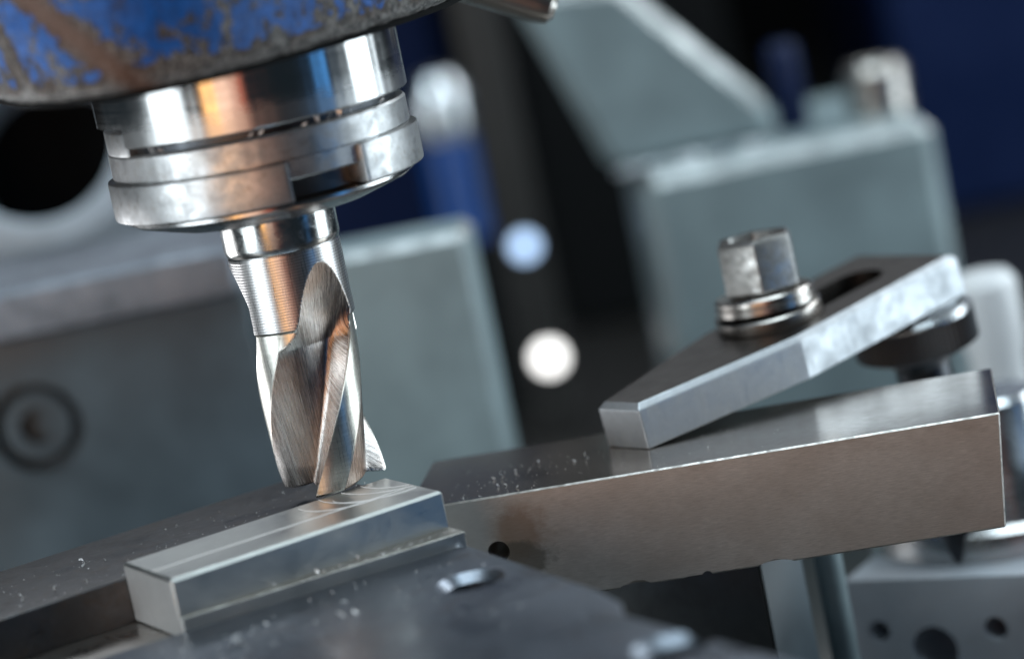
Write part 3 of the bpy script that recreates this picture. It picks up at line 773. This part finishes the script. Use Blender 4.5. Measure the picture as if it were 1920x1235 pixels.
for a, d, s in ((9, 14, 1.2), (11, 16, 1.5), (7.5, 12, 0.9), (15, 20, 1.2), (10.5, 4, 0.8), (9, 6.5, 0.6), (3, 1.2, 0.9), (6.5, 1.0, 0.7), (12.5, 3, 0.6), (24.5, 17.5, 1.1), (22.3, 16, 0.6), (44, 7, 0.4), (47, 9, 0.4)):
    x, y = barp(a, d); chip(x, y, -7.97, s, 'tiny bright metal chip lying on top of the brown bar', 'chips on the brown bar')
for u, v, s in ((-44, 47, 1.8), (-42, 48, 2.2), (-30, 50, 1.3), (-26, 52, 1.5), (-24, 53, 1.4), (-22, 45, 1.2), (-35, 42, 1.1), (-49, 58, 1.5), (-14, 60, 1.3), (-5, 50, 0.9)):
    x, y = vice(u, v); chip(x, y, -8.67, s, 'bright metal chip lying on the blue grey front plate', 'chips on the front plate')
for u, v, s in ((-27, 29.6, 0.8), (-20, 31.0, 1.1), (-19, 31.1, 1.0), (-16, 31.2, 0.7), (-12, 30.2, 0.9), (-8, 32.2, 0.8), (-3, 32.9, 0.8)):
    x, y = vice(u, v); chip(x, y, -6.45, s, 'bright metal chip on the step of the pale workpiece', 'chips on the workpiece step')
for u, v, s in ((-4, 7.9, 0.8), (0, 8.1, 0.6), (2, 8.0, 0.5), (-30, 15, 0.3)):
    x, y = vice(u, v); chip(x, y, 0.03, s, 'bright metal chip on the top face of the workpiece', 'chips on the workpiece top')
for az, z, s in ((-40, 65.7, 2.0), (-37, 65.7, 1.6), (-33, 65.7, 1.4), (0, 65.7, 1.2), (4, 65.7, 1.4), (20, 65.7, 1.2), (26, 65.7, 1.6), (30, 65.7, 1.8), (35, 65.7, 1.6), (42, 65.7, 1.5), (58, 65.7, 2.2)):
    chip(26.3 * math.sin(R(az)), -26.3 * math.cos(R(az)), z, s, 'bright metal chip caught in the groove of the collet chuck', 'chips in the chuck groove')

# fine swarf dust nobody could count
bm = bmesh.new(); rnd = random.Random(11)
def speck(x, y, z, sz):
    a = rnd.uniform(0, 6.28); q = []
    for k in range(3):
        q.append(bm.verts.new((x + sz * math.cos(a + k * 2.1) * rnd.uniform(.5, 1.2), y + sz * math.sin(a + k * 2.1) * rnd.uniform(.5, 1.2), z)))
    t = bm.verts.new((x, y, z + sz * 0.7))
    for k in range(3): bm.faces.new((q[k], q[(k + 1) % 3], t))
    bm.faces.new(q[::-1])
for i in range(170):
    x, y = vice(rnd.uniform(-75, 4), rnd.uniform(-18, 7)); speck(x, y, -2.69, rnd.uniform(0.05, 0.18))
for i in range(150):
    x, y = vice(rnd.uniform(-70, 3), 35 + abs(rnd.gauss(0, 26))); speck(x, y, -8.69, rnd.uniform(0.07, 0.26))
for i in range(120):
    x, y = barp(rnd.uniform(0, 60) if i % 3 else rnd.uniform(0, 22), rnd.uniform(0.6, 24)); speck(x, y, -7.99, rnd.uniform(0.04, 0.13))
for i in range(110):
    x, y = vice(rnd.uniform(-24, 6), 30.0 + 2.0 * rnd.random() ** 0.5); speck(x, y, -6.49, rnd.uniform(0.05, 0.2))
for i in range(24):
    x, y = vice(rnd.uniform(-12, 6), rnd.uniform(8, 14)); speck(x, y, 0.01, rnd.uniform(0.04, 0.12))
o = link('metal_dust', bm, M['chip'], None)
tag(o, 'fine bright metal dust scattered over jaw, plate, bar and workpiece', 'metal dust', None, 'stuff')
